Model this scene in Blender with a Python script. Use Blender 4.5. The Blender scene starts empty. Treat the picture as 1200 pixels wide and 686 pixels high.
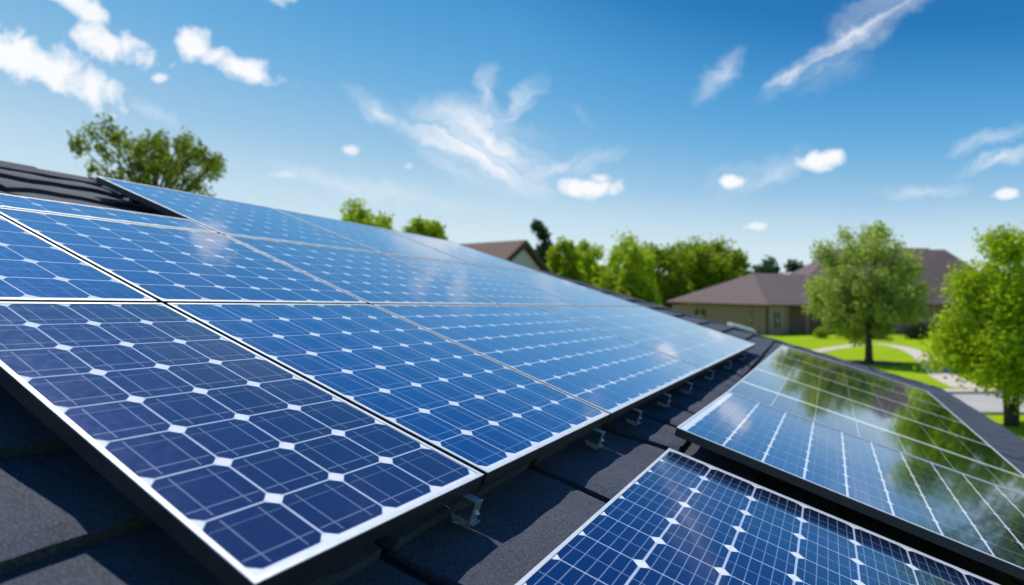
import bpy, bmesh, math, random
import numpy as np
from mathutils import Vector

random.seed(7)
rng = np.random.default_rng(7)
S = bpy.context.scene
COL = S.collection
R_ = math.radians

# ------------------------------------------------------------------ camera
EYE = Vector((0, 0, 3.9))
FPX = 749.0
PITCH = math.atan(14 / FPX)
cam = bpy.data.cameras.new('camera')
cam.sensor_width = 36
cam.lens = FPX / 1200 * 36
cam.clip_end = 3000
cam.clip_start = 0.02
cam.dof.use_dof = True
cam.dof.focus_distance = 1.75
cam.dof.aperture_fstop = 2.1
cam.dof.aperture_blades = 0
camo = bpy.data.objects.new('camera', cam)
COL.objects.link(camo)
camo.location = EYE
camo.rotation_euler = (math.pi / 2 + PITCH, 0, 0)
S.camera = camo

# ------------------------------------------------------------------ light
SUN_EL, SUN_AZ = 60.0, -26.0          # azimuth from +Y towards +X
S.view_settings.view_transform = 'Standard'
S.view_settings.look = 'None'
S.view_settings.exposure = 0.0
S.view_settings.gamma = 1.0
S.view_settings.use_curve_mapping = False
sun = bpy.data.lights.new('sun', 'SUN')
sun.energy = 4.8
sun.angle = R_(0.5)
sun.color = (1.0, 0.95, 0.87)
suno = bpy.data.objects.new('sun', sun)
COL.objects.link(suno)
_sd = Vector((math.sin(R_(SUN_AZ)) * math.cos(R_(SUN_EL)), math.cos(R_(SUN_AZ)) * math.cos(R_(SUN_EL)), math.sin(R_(SUN_EL))))
suno.rotation_euler = _sd.to_track_quat('Z', 'Y').to_euler()
suno.location = (0, 0, 30)

def ray(x, y):
    d = (x - 600.0, FPX, 343.0 - y)
    c, s = math.cos(PITCH), math.sin(PITCH)
    return Vector((d[0], d[1] * c - d[2] * s, d[1] * s + d[2] * c))

SKY_RAMP = [(0, (.74, .86, .92)), (.10, (.68, .83, .90)), (.16, (.51, .71, .86)), (.21, (.35, .59, .81)), (.30, (.135, .43, .745)),
            (.39, (.07, .345, .69)), (.47, (.022, .235, .56)), (.53, (.001, .17, .47)), (.75, (.0, .13, .42)), (1.0, (.0, .12, .40))]
def build_world():
    w = bpy.data.worlds.new('World')
    S.world = w
    w.use_nodes = True
    nt = w.node_tree
    N, L = nt.nodes, nt.links
    N.clear()
    def nd(t, **k):
        n = N.new(t)
        for a, b in k.items():
            setattr(n, a, b)
        return n
    def mth(op, a, b=None, c=None, clamp=False):
        n = nd('ShaderNodeMath', operation=op)
        n.use_clamp = clamp
        for i, v in enumerate((a, b, c)):
            if v is None:
                continue
            if isinstance(v, (int, float)):
                n.inputs[i].default_value = v
            else:
                L.new(v, n.inputs[i])
        return n.outputs[0]
    out = nd('ShaderNodeOutputWorld')
    bg = nd('ShaderNodeBackground')
    bg.inputs[1].default_value = 0.1
    sky = nd('ShaderNodeTexSky')
    sky.sky_type = 'NISHITA'
    sky.sun_disc = False
    sky.sun_elevation = R_(SUN_EL)
    sky.sun_rotation = R_(SUN_AZ)
    sky.altitude = 200
    sky.air_density = 1.15
    sky.dust_density = 0.35
    sky.ozone_density = 3.0
    tc = nd('ShaderNodeTexCoord')
    sp = nd('ShaderNodeSeparateXYZ')
    L.new(tc.outputs['Generated'], sp.inputs[0])
    # deep blue overhead and away from the sun, pale at the horizon; blended with the Nishita sky
    xs = mth('ADD', mth('MULTIPLY', mth('MINIMUM', sp.outputs[0], 0.0), .38), mth('MAXIMUM', sp.outputs[0], 0.0))
    tt = mth('MULTIPLY', mth('MAXIMUM', sp.outputs[2], 0.0), mth('ADD', xs, 1.0))
    rp = nd('ShaderNodeValToRGB')
    rp.color_ramp.interpolation = 'B_SPLINE'
    el = rp.color_ramp.elements
    while len(el) > 1: el.remove(el[-1])
    el[0].position = 0; el[0].color = SKY_RAMP[0][1] + (1,)
    for p_, c_ in SKY_RAMP[1:]:
        e_ = el.new(p_); e_.color = c_ + (1,)
    L.new(tt, rp.inputs[0])
    sc1 = nd('ShaderNodeVectorMath', operation='SCALE'); sc1.inputs['Scale'].default_value = 10
    L.new(rp.outputs[0], sc1.inputs[0])
    hsv = nd('ShaderNodeMix', data_type='RGBA')
    hsv.inputs[0].default_value = .90
    L.new(sky.outputs[0], hsv.inputs[6]); L.new(sc1.outputs[0], hsv.inputs[7])
    yy = mth('MAXIMUM', sp.outputs[1], 0.05)
    gx = mth('DIVIDE', sp.outputs[0], yy)
    gz = mth('DIVIDE', sp.outputs[2], yy)
    cb = nd('ShaderNodeCombineXYZ')
    L.new(gx, cb.inputs[0]); L.new(gz, cb.inputs[1])
    P = cb.outputs[0]
    def noise(vec, scale, det, rough, dist=0.0):
        n = nd('ShaderNodeTexNoise')
        n.noise_dimensions = '3D'
        n.inputs['Scale'].default_value = scale
        n.inputs['Detail'].default_value = det
        n.inputs['Roughness'].default_value = rough
        n.inputs['Distortion'].default_value = dist
        L.new(vec, n.inputs['Vector'])
        return n.outputs[0]
    pn = noise(P, 17, 6, 0.6, 0.3)
    wn = nd('ShaderNodeTexNoise'); wn.inputs['Scale'].default_value = 7; wn.inputs['Detail'].default_value = 4; wn.inputs['Roughness'].default_value = .65
    L.new(P, wn.inputs['Vector'])
    wc = nd('ShaderNodeVectorMath', operation='SUBTRACT'); L.new(wn.outputs['Color'], wc.inputs[0]); wc.inputs[1].default_value = (.5, .5, .5)
    ws = nd('ShaderNodeVectorMath', operation='MULTIPLY_ADD'); L.new(wc.outputs[0], ws.inputs[0]); ws.inputs[1].default_value = (.13, .11, 0); L.new(P, ws.inputs[2])
    PW = ws.outputs[0]
    streak = []
    for sa in (33, -30):
        rm = nd('ShaderNodeMapping', vector_type='TEXTURE'); rm.inputs['Rotation'].default_value = (0, 0, R_(sa)); rm.inputs['Scale'].default_value = (1.3, .17, 1)
        L.new(PW, rm.inputs['Vector'])
        streak.append(noise(rm.outputs[0], 4.2, 8, .66, .9))
    total = None
    # px centre, half length, half width, angle, density, kind
    clouds = [
        (62, 78, 112, 34, -27, 1.0, 'p'), (0, 62, 50, 22, -25, 1.0, 'p'), (100, 10, 56, 15, -26, .95, 'p'), (134, 54, 60, 25, -24, 1.0, 'p'),
        (186, 92, 13, 9, -10, .8, 'p'), (226, 50, 30, 20, -15, 1.0, 'p'), (283, 80, 66, 18, -24, 1.0, 'p'),
        (184, 133, 34, 10, -36, .5, 'c'), (410, 176, 14, 8, 0, .8, 'p'), (700, 219, 44, 15, 2, 1.1, 'p'), (704, 209, 26, 13, 0, 1.0, 'p'),
        (854, 212, 24, 11, 0, 1, 'p'), (960, 188, 42, 13, 9, 1.0, 'p'), (1178, 227, 20, 8, 4, .9, 'p'),
        (887, 266, 16, 6, 0, .75, 'p'), (335, 205, 24, 7, 0, .45, 'p'), (848, 281, 18, 4, 0, .3, 'p'),
        (436, 124, 52, 18, -27, .85, 'c'), (478, 195, 8, 5, 0, .4, 'p'),
        (560, 172, 120, 52, -24, 1.3, 'c'), (590, 195, 80, 26, -30, 1.1, 'c'), (500, 150, 80, 14, -35, .6, 'c'), (655, 195, 80, 17, 14, .9, 'c'), (566, 118, 50, 16, 80, .6, 'c'), (600, 130, 70, 14, 50, .55, 'c'),
        (1000, 42, 130, 22, 36, .85, 'c'), (1040, 10, 120, 30, 34, .6, 'c'), (925, 100, 55, 17, 42, 1.0, 'c'), (965, 85, 70, 30, 30, .4, 'c'), (838, 90, 46, 20, 42, .5, 'c'),
        (1165, 156, 76, 16, 17, .75, 'c'), (1170, 187, 76, 15, 18, .75, 'c'),
        (888, 208, 76, 24, 22, .55, 'c'), (1075, 226, 66, 13, 4, .5, 'c'), (430, 226, 150, 16, -12, .4, 'c'),
        (680, 130, 30, 10, -45, .25, 'c'), (0, 190, 60, 12, 0, .2, 'c'),
        (420, -140, 220, 60, -20, .22, 'c'), (820, -260, 260, 60, 20, .22, 'c'), (-250, 40, 160, 50, -20, .8, 'c'), (330, -20, 50, 26, -10, .7, 'p'),
        (1500, 120, 180, 40, 12, .35, 'c'),
    ]
    for (x, y, hl, hw, ang, dens, kind) in clouds:
        r = ray(x, y)
        mp = nd('ShaderNodeMapping', vector_type='TEXTURE')
        mp.inputs['Location'].default_value = (r.x / r.y, r.z / r.y, 0)
        mp.inputs['Rotation'].default_value = (0, 0, R_(ang))
        mp.inputs['Scale'].default_value = (hl / FPX, hw / FPX, 1)
        L.new(P if kind == 'p' else PW, mp.inputs['Vector'])
        q = mp.outputs[0]
        ln = nd('ShaderNodeVectorMath', operation='LENGTH')
        L.new(q, ln.inputs[0])
        base = mth('SUBTRACT', 1.0, ln.outputs['Value'])
        if kind == 'p':
            v = mth('MULTIPLY_ADD', mth('SUBTRACT', pn, 0.5), 2.6, base)
            v = mth('MULTIPLY_ADD', v, 1.7, -0.16, clamp=True)
            v = mth('MULTIPLY', v, mth('MULTIPLY_ADD', v, -.45, 1.45))
            v = mth('MULTIPLY', v, dens)
        else:
            nn = streak[0] if ang > 0 else streak[1]
            v = mth('MULTIPLY', mth('POWER', mth('MAXIMUM', base, 0.0), 1.15), mth('MULTIPLY_ADD', nn, 3.3, -1.12, clamp=True))
            v = mth('MULTIPLY', v, dens * 1.15, clamp=True)
        total = v if total is None else mth('MAXIMUM', total, v)
    front = mth('MULTIPLY', mth('GREATER_THAN', sp.outputs[1], 0.05), total, clamp=True)
    mix = nd('ShaderNodeMix', data_type='RGBA')
    L.new(front, mix.inputs[0])
    L.new(hsv.outputs[2], mix.inputs[6])
    mix.inputs[7].default_value = (9.6, 9.8, 10.2, 1)
    L.new(mix.outputs[2], bg.inputs[0])
    L.new(bg.outputs[0], out.inputs[0])
build_world()

# ------------------------------------------------------------------ materials
class NT:
    def __init__(self, name):
        self.m = bpy.data.materials.new(name)
        self.m.use_nodes = True
        self.N = self.m.node_tree.nodes
        self.L = self.m.node_tree.links
        self.b = self.N['Principled BSDF']
        self.out = self.N['Material Output']
    def nd(self, t, **k):
        n = self.N.new(t)
        for a, b in k.items():
            setattr(n, a, b)
        return n
    def put(self, sock, v):
        if isinstance(v, (int, float)):
            sock.default_value = v
        elif isinstance(v, tuple):
            sock.default_value = v if len(v) == 4 or len(sock.default_value) == 3 else (*v, 1)
        else:
            self.L.new(v, sock)
    def mth(self, op, a, b=None, c=None, clamp=False):
        n = self.nd('ShaderNodeMath', operation=op)
        n.use_clamp = clamp
        for i, v in enumerate((a, b, c)):
            if v is not None:
                self.put(n.inputs[i], v)
        return n.outputs[0]
    def mix(self, f, a, b):
        n = self.nd('ShaderNodeMix', data_type='RGBA')
        self.put(n.inputs[0], f); self.put(n.inputs[6], a); self.put(n.inputs[7], b)
        return n.outputs[2]
    def noise(self, scale, det=4, rough=.5, vec=None, dist=0):
        n = self.nd('ShaderNodeTexNoise')
        n.inputs['Scale'].default_value = scale
        n.inputs['Detail'].default_value = det
        n.inputs['Roughness'].default_value = rough
        n.inputs['Distortion'].default_value = dist
        if vec is None:
            vec = self.coord()
        self.L.new(vec, n.inputs['Vector'])
        return n.outputs[0]
    def coord(self, kind='Object'):
        if not hasattr(self, '_tc'):
            self._tc = self.nd('ShaderNodeTexCoord')
        return self._tc.outputs[kind]
    def bump(self, h, strength, dist):
        n = self.nd('ShaderNodeBump')
        n.inputs['Strength'].default_value = strength
        n.inputs['Distance'].default_value = dist
        self.L.new(h, n.inputs['Height'])
        self.L.new(n.outputs[0], self.b.inputs['Normal'])
    def ramp(self, f, a, b):
        n = self.nd('ShaderNodeMapRange')
        n.inputs[1].default_value = a; n.inputs[2].default_value = b
        self.put(n.inputs[0], f)
        return n.outputs[0]
    def set(self, **k):
        for a, v in k.items():
            self.put(self.b.inputs[a.replace('_', ' ')], v)
        return self.m

def plain(name, c1, c2=None, scale=6, rough=.6, metal=0.0, bump=None, det=5):
    t = NT(name)
    c2 = c2 or tuple(x * .75 for x in c1)
    t.set(Base_Color=t.mix(t.ramp(t.noise(scale, det, .6), .3, .7), c1, c2), Roughness=rough, Metallic=metal)
    if bump:
        t.bump(t.noise(bump[0], 4, .6), bump[1], bump[2])
    return t.m

def foliage(name, c1, c2, trans=.45):
    t = NT(name)
    g = t.nd('ShaderNodeNewGeometry')
    c = t.mix(g.outputs['Random Per Island'], c1, c2)
    c = t.mix(t.mth('MULTIPLY', t.ramp(t.noise(.9, 3), .35, .65), .5), c, tuple(x * .55 for x in c1))
    t.set(Base_Color=c, Roughness=.6, Specular_IOR_Level=.15)
    tr = t.nd('ShaderNodeBsdfTranslucent')
    t.L.new(t.mix(.35, c, (c2[0] * 1.3, c2[1] * 1.3, c2[2] * .5)), tr.inputs[0])
    ms = t.nd('ShaderNodeMixShader')
    ms.inputs[0].default_value = trans
    t.L.new(t.b.outputs[0], ms.inputs[1]); t.L.new(tr.outputs[0], ms.inputs[2])
    t.L.new(ms.outputs[0], t.out.inputs[0])
    return t.m

def cell_material(name, nu, nv, style):
    """Monocrystalline cell sheet under glass.  UV is in cells: 0..nu by 0..nv, beyond that is white backsheet."""
    t = NT(name)
    uv = t.nd('ShaderNodeUVMap').outputs[0]
    sp = t.nd('ShaderNodeSeparateXYZ'); t.L.new(uv, sp.inputs[0])
    wob = t.noise(3.1, 3, .5, vec=uv)
    wv = t.mth('MULTIPLY', t.mth('SUBTRACT', wob, .5), style.get('wobble', 0.0))
    U = t.mth('ADD', sp.outputs[0], wv); V = t.mth('ADD', sp.outputs[1], wv)
    fx = t.mth('ABSOLUTE', t.mth('SUBTRACT', t.mth('FRACT', U), .5))
    fy = t.mth('ABSOLUTE', t.mth('SUBTRACT', t.mth('FRACT', V), .5))
    sx = t.mth('SUBTRACT', t.mth('FRACT', U), .5)
    sy = t.mth('SUBTRACT', t.mth('FRACT', V), .5)
    gu, gv = style.get('gu', .018), style.get('gv', .018)
    ins = t.mth('MULTIPLY', t.ramp(fx, .5 - gu + .004, .5 - gu - .004), t.ramp(fy, .5 - gv + .004, .5 - gv - .004))
    rr = t.mth('SQRT', t.mth('ADD', t.mth('MULTIPLY', fx, fx), t.mth('MULTIPLY', fy, fy)))
    rad = style.get('rad', .615)
    ins = t.mth('MULTIPLY', ins, t.ramp(rr, rad + .006, rad - .006))
    inside = 1.0
    for c, n in ((U, nu), (V, nv)):
        inside = t.mth('MULTIPLY', inside, t.mth('MULTIPLY', t.mth('GREATER_THAN', c, 0.0), t.mth('LESS_THAN', c, float(n))))
    ins = t.mth('MULTIPLY', ins, inside)
    # ribbons on the cells
    rib = None
    def line(coord, at, hw, lim=None, limc=None, a=1.0):
        nonlocal rib
        d = t.mth('ABSOLUTE', t.mth('SUBTRACT', coord, at))
        v = t.ramp(d, hw + .004, hw - .004)
        if lim is not None:
            v = t.mth('MULTIPLY', v, t.ramp(limc, lim + .01, lim - .01))
        v = t.mth('MULTIPLY', v, a)
        rib = v if rib is None else t.mth('MAXIMUM', rib, v)
    for at, hw, a in style.get('ulines', []):      # lines running along u (constant V)
        line(sy, at, hw, style.get('ulim'), fx, a)
    for at, hw, a in style.get('vlines', []):
        line(sx, at, hw, style.get('vlim'), fy, a)
    for vv, hw, a in style.get('long_u', []):       # full length ribbons at absolute V
        line(V, vv, hw, None, None, a)
    for vv, hw, a in style.get('long_v', []):
        line(U, vv, hw, None, None, a)
    # cell tint varies a little from cell to cell
    fl = t.nd('ShaderNodeVectorMath', operation='FLOOR'); t.L.new(uv, fl.inputs[0])
    wn = t.nd('ShaderNodeTexWhiteNoise'); t.L.new(fl.outputs[0], wn.inputs[0])
    base = style.get('base', (.045, .17, .50))
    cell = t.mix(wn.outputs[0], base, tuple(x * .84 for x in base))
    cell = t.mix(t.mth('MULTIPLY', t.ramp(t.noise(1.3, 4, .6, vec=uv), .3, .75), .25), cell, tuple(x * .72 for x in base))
    fing = t.mth('MULTIPLY', t.mth('ADD', t.mth('SINE', t.mth('MULTIPLY', V, 2 * math.pi * 26)), 1.0), .035)
    cell = t.mix(fing, cell, (.45, .55, .7))
    metal = t.mth('MULTIPLY', ins, style.get('metal', .8))
    if rib is not None:
        cell = t.mix(t.mth('MULTIPLY', rib, style.get('riba', .5)), cell, (.72, .80, .95))
        metal = t.mth('MULTIPLY', metal, t.mth('MULTIPLY_ADD', t.mth('MULTIPLY', rib, style.get('riba', .5)), -.8, 1.0))
    back = t.mix(t.ramp(t.noise(2.0, 5, .6, vec=uv), .35, .8), (.86, .87, .90), (.74, .76, .82))
    mn = t.mth('MINIMUM', fx, fy)
    back = t.mix(t.mth('MULTIPLY', t.mth('MULTIPLY', t.ramp(mn, .42, .36), inside), style.get('linedim', .5)), back, (.16, .25, .50))
    col = t.mix(ins, back, cell)
    # a little dust lying on the glass
    dust = t.mth('MULTIPLY', t.ramp(t.noise(.8, 7, .7, vec=uv, dist=.4), .52, .85), style.get('dust', .09))
    col = t.mix(dust, col, (.42, .46, .55))
    marks = t.mth('MULTIPLY', t.ramp(t.noise(11, 9, .72, vec=uv, dist=.6), .62, .76), t.ramp(t.noise(.9, 2, .5, vec=uv), .50, .66))
    dust = t.mth('MAXIMUM', dust, t.mth('MULTIPLY', marks, .30))
    col = t.mix(t.mth('MULTIPLY', marks, .30), col, (.62, .68, .80))
    rough = t.mth('MULTIPLY_ADD', t.noise(5, 6, .65, vec=uv), style.get('rv', .16), style.get('rb', .11))
    t.set(Base_Color=col, Metallic=metal, Roughness=rough, Coat_Weight=style.get('coat', 1.0), Coat_Roughness=t.mth('MULTIPLY_ADD', dust, .5, .03), Coat_IOR=1.5)
    t.set(Specular_IOR_Level=.4)
    h = t.mth('MULTIPLY_ADD', t.noise(220, 2, .5, vec=uv), .15, t.noise(1.1, 2, .5, vec=uv))
    t.bump(h, .05, .004)
    return t.m

M = {}
M['silver'] = plain('anodised_aluminium', (.74, .76, .80), (.60, .63, .67), 30, .45, .25)
M['blackmetal'] = plain('black_anodised', (.018, .020, .026), (.010, .012, .016), 25, .45, .0, (60, .1, .002))
M['clip'] = plain('galvanised_steel', (.42, .44, .48), (.26, .28, .31), 60, .38, .7, (90, .15, .002))
def tile_mat():
    t = NT('charcoal_granule_tile')
    v = t.nd('ShaderNodeTexVoronoi'); v.inputs['Scale'].default_value = 420
    t.L.new(t.coord(), v.inputs['Vector'])
    g = t.nd('ShaderNodeNewGeometry')
    sc = t.nd('ShaderNodeSeparateColor'); t.L.new(v.outputs['Color'], sc.inputs[0])
    c = t.mix(t.mth('POWER', sc.outputs[0], 2.2), (.015, .022, .040), (.125, .145, .21))
    c = t.mix(t.mth('MULTIPLY', t.ramp(t.noise(2.3, 6, .65), .3, .75), .45), c, (.030, .036, .055))
    c = t.mix(t.mth('MULTIPLY', g.outputs['Random Per Island'], .35), c, (.045, .052, .078))
    t.set(Base_Color=c, Roughness=.82)
    t.bump(t.mth('ADD', v.outputs['Distance'], t.mth('MULTIPLY', t.noise(60, 4, .6), 1.2)), .7, .004)
    return t.m
M['tile'] = tile_mat()
M['under'] = plain('roof_felt', (.010, .010, .012), (.006, .006, .008), 8, .9)
M['white'] = plain('white_painted_wood', (.78, .78, .76), (.66, .66, .64), 5, .55)
M['brick_taupe'] = plain('taupe_render', (.28, .175, .155), (.23, .145, .13), 1.5, .85)
M['beige'] = plain('beige_render', (.40, .265, .21), (.34, .225, .18), 1.5, .85)
M['glass'] = plain('dark_window_glass', (.02, .025, .03), (.015, .018, .022), 3, .08)
M['bark'] = plain('bark', (.085, .062, .045), (.045, .034, .026), 9, .9, 0, (22, .6, .03))
M['curb'] = plain('kerb_concrete', (.55, .52, .48), (.45, .43, .40), 2, .85)
M['path'] = plain('path_concrete', (.56, .47, .40), (.47, .40, .34), .9, .85)
M['road'] = plain('pale_asphalt', (.42, .39, .39), (.34, .32, .32), .35, .85)
M['mulch'] = plain('bark_mulch', (.06, .045, .035), (.03, .022, .018), 3, .95)
def shingle(name, c1, c2):
    t = NT(name)
    br = t.nd('ShaderNodeTexBrick')
    br.inputs['Color1'].default_value = (*c1, 1); br.inputs['Color2'].default_value = (*c2, 1)
    br.inputs['Mortar'].default_value = (*[x * .5 for x in c2], 1)
    br.inputs['Scale'].default_value = 1.0
    br.inputs['Mortar Size'].default_value = .02
    br.inputs['Brick Width'].default_value = .5; br.inputs['Row Height'].default_value = .2
    t.L.new(t.nd('ShaderNodeUVMap').outputs[0], br.inputs['Vector'])
    c = t.mix(t.mth('MULTIPLY', t.noise(.5, 5, .6), .6), br.outputs[0], tuple(x * .7 for x in c2))
    t.set(Base_Color=c, Roughness=.9)
    return t.m
M['shingle'] = shingle('mauve_brown_shingle', (.175, .118, .118), (.135, .092, .094))
M['shingle2'] = shingle('brown_shingle', (.18, .105, .082), (.14, .082, .066))
def siding():
    t = NT('horizontal_siding')
    sp = t.nd('ShaderNodeSeparateXYZ'); t.L.new(t.coord(), sp.inputs[0])
    f = t.mth('FRACT', t.mth('MULTIPLY', sp.outputs[2], 5.0))
    c = t.mix(t.ramp(f, .06, .0), t.mix(t.noise(1.2, 5), (.27, .175, .16), (.23, .15, .14)), (.15, .13, .115))
    t.set(Base_Color=c, Roughness=.8)
    return t.m
M['siding'] = siding()
def grass_mat():
    t = NT('lawn')
    c = t.mix(t.ramp(t.noise(.22, 6, .6), .3, .7), (.24, .36, .008), (.34, .46, .010))
    c = t.mix(t.mth('MULTIPLY', t.ramp(t.noise(9, 6, .7), .3, .75), .45), c, (.09, .18, .008))
    t.set(Base_Color=c, Roughness=1.0, Specular_IOR_Level=.05)
    t.bump(t.noise(14, 5, .7), .5, .05)
    return t.m
M['grass'] = grass_mat()

# ------------------------------------------------------------------ mesh helpers
def tag(o, label=None, cat=None, group=None, kind=None):
    if label: o['label'] = label
    if cat: o['category'] = cat
    if group: o['group'] = group
    if kind: o['kind'] = kind
    return o

def empty(name, loc, label, cat, group=None):
    o = bpy.data.objects.new(name, None)
    o.empty_display_size = .1
    COL.objects.link(o)
    o.location = loc
    return tag(o, label, cat, group)

class MB:
    def __init__(s):
        s.v, s.f, s.uv, s.sm = [], [], [], False
    def face(s, pts, uv=None):
        i = len(s.v)
        s.v += [Vector(p) for p in pts]
        s.f.append(tuple(range(i, i + len(pts))))
        s.uv.append(uv or [(0, 0)] * len(pts))
    def poly(s, pts):
        """planar polygon with metric UV (first edge along u)"""
        p = [Vector(q) for q in pts]
        e = (p[1] - p[0]).normalized()
        n = (p[1] - p[0]).cross(p[-1] - p[0]).normalized()
        g = n.cross(e)
        s.face(p, [((q - p[0]).dot(e), (q - p[0]).dot(g)) for q in p])
    def hexa(s, b, t):
        """b, t: four bottom and four top points, same order (counter-clockwise from above)"""
        i = len(s.v)
        s.v += [Vector(p) for p in b] + [Vector(p) for p in t]
        for f in ((3, 2, 1, 0), (4, 5, 6, 7), (0, 1, 5, 4), (1, 2, 6, 5), (2, 3, 7, 6), (3, 0, 4, 7)):
            s.f.append(tuple(i + k for k in f)); s.uv.append([(0, 0), (1, 0), (1, 1), (0, 1)])
    def box(s, c, ax, ay, az):
        c, ax, ay, az = map(Vector, (c, ax, ay, az))
        b = [c - ax - ay - az, c + ax - ay - az, c + ax + ay - az, c - ax + ay - az]
        s.hexa(b, [p + 2 * az for p in b])
    def tube(s, path, rad, n=8):
        rings = []
        for k, (p, r) in enumerate(zip(path, rad)):
            p = Vector(p)
            a = Vector(path[max(0, k - 1)]); b = Vector(path[min(len(path) - 1, k + 1)])
            d = (b - a).normalized()
            x = d.orthogonal().normalized(); y = d.cross(x)
            if rings:
                x = (lastx - d * lastx.dot(d)).normalized(); y = d.cross(x)
            lastx = x
            i = len(s.v)
            s.v += [p + (x * math.cos(2 * math.pi * j / n) + y * math.sin(2 * math.pi * j / n)) * r for j in range(n)]
            rings.append(i)
        for a, b in zip(rings, rings[1:]):
            for j in range(n):
                s.f.append((a + j, a + (j + 1) % n, b + (j + 1) % n, b + j)); s.uv.append([(0, 0)] * 4)
        s.f.append(tuple(rings[0] + j for j in reversed(range(n)))); s.uv.append([(0, 0)] * n)
        s.f.append(tuple(rings[-1] + j for j in range(n))); s.uv.append([(0, 0)] * n)
    def build(s, name, mat, parent=None, bevel=0, smooth=False):
        org = Vector(parent.location) if parent is not None and parent.parent is None else (Vector(parent['_org']) if parent is not None else None)
        if org is None:
            org = Vector((0, 0, 0))
            for p in s.v: org += p
            org /= max(1, len(s.v)); org.z = min(p.z for p in s.v)
            loc = org
        else:
            loc = None
        me = bpy.data.meshes.new(name)
        me.from_pydata([tuple(p - org) for p in s.v], [], s.f)
        uvl = me.uv_layers.new(name='UVMap')
        flat = [c for f in s.uv for q in f for c in q]
        uvl.data.foreach_set('uv', flat)
        if smooth:
            me.polygons.foreach_set('use_smooth', [True] * len(me.polygons))
        me.materials.append(mat)
        me.update()
        o = bpy.data.objects.new(name, me)
        COL.objects.link(o)
        if parent is not None:
            o.parent = parent
            ORG[o.name] = org
        else:
            o.location = loc
        if bevel:
            m = o.modifiers.new('bevel', 'BEVEL'); m.width = bevel; m.segments = 2; m.limit_method = 'ANGLE'
        return o
ORG = {}
def sub(mb, name, mat, part, **k):
    """sub-part: child of a part whose origin sits on its thing's origin"""
    org = ORG[part.name]
    for i in range(len(mb.v)): mb.v[i] = mb.v[i] - org
    me = bpy.data.meshes.new(name)
    me.from_pydata([tuple(p) for p in mb.v], [], mb.f)
    uvl = me.uv_layers.new(name='UVMap')
    uvl.data.foreach_set('uv', [c for f in mb.uv for q in f for c in q])
    me.materials.append(mat)
    o = bpy.data.objects.new(name, me); COL.objects.link(o); o.parent = part
    return o

# ------------------------------------------------------------------ roof frames of reference
SC = 0.62
def frame(vu, vv):
    a = ray(*vu); a.z = 0; a.normalize()
    b = ray(*vv); b = (b - a * a.dot(b)).normalized()
    return a, b, a.cross(b)
U, V, N = frame((945, 357), (-1000, -300))         # main roof: U along the eaves, V up the slope
U2, V2, N2 = frame((965, 357), (-1180, -278))      # second array, racked a little flatter
def P1(u, v, D=1.0): return EYE + (U * u + V * v - N * D) * SC
def P2(u, v, D=1.0): return EYE + (U2 * u + V2 * v - N2 * D) * SC

DR = 1.20                                           # roof skin
UMIN, VMIN, VRIDGE = -3.5, -4.6, 6.93
def hip(v): return 11.0 + 1.16 * (VRIDGE - v)          # far hip of the roof
URIDGE = hip(VRIDGE)

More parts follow.
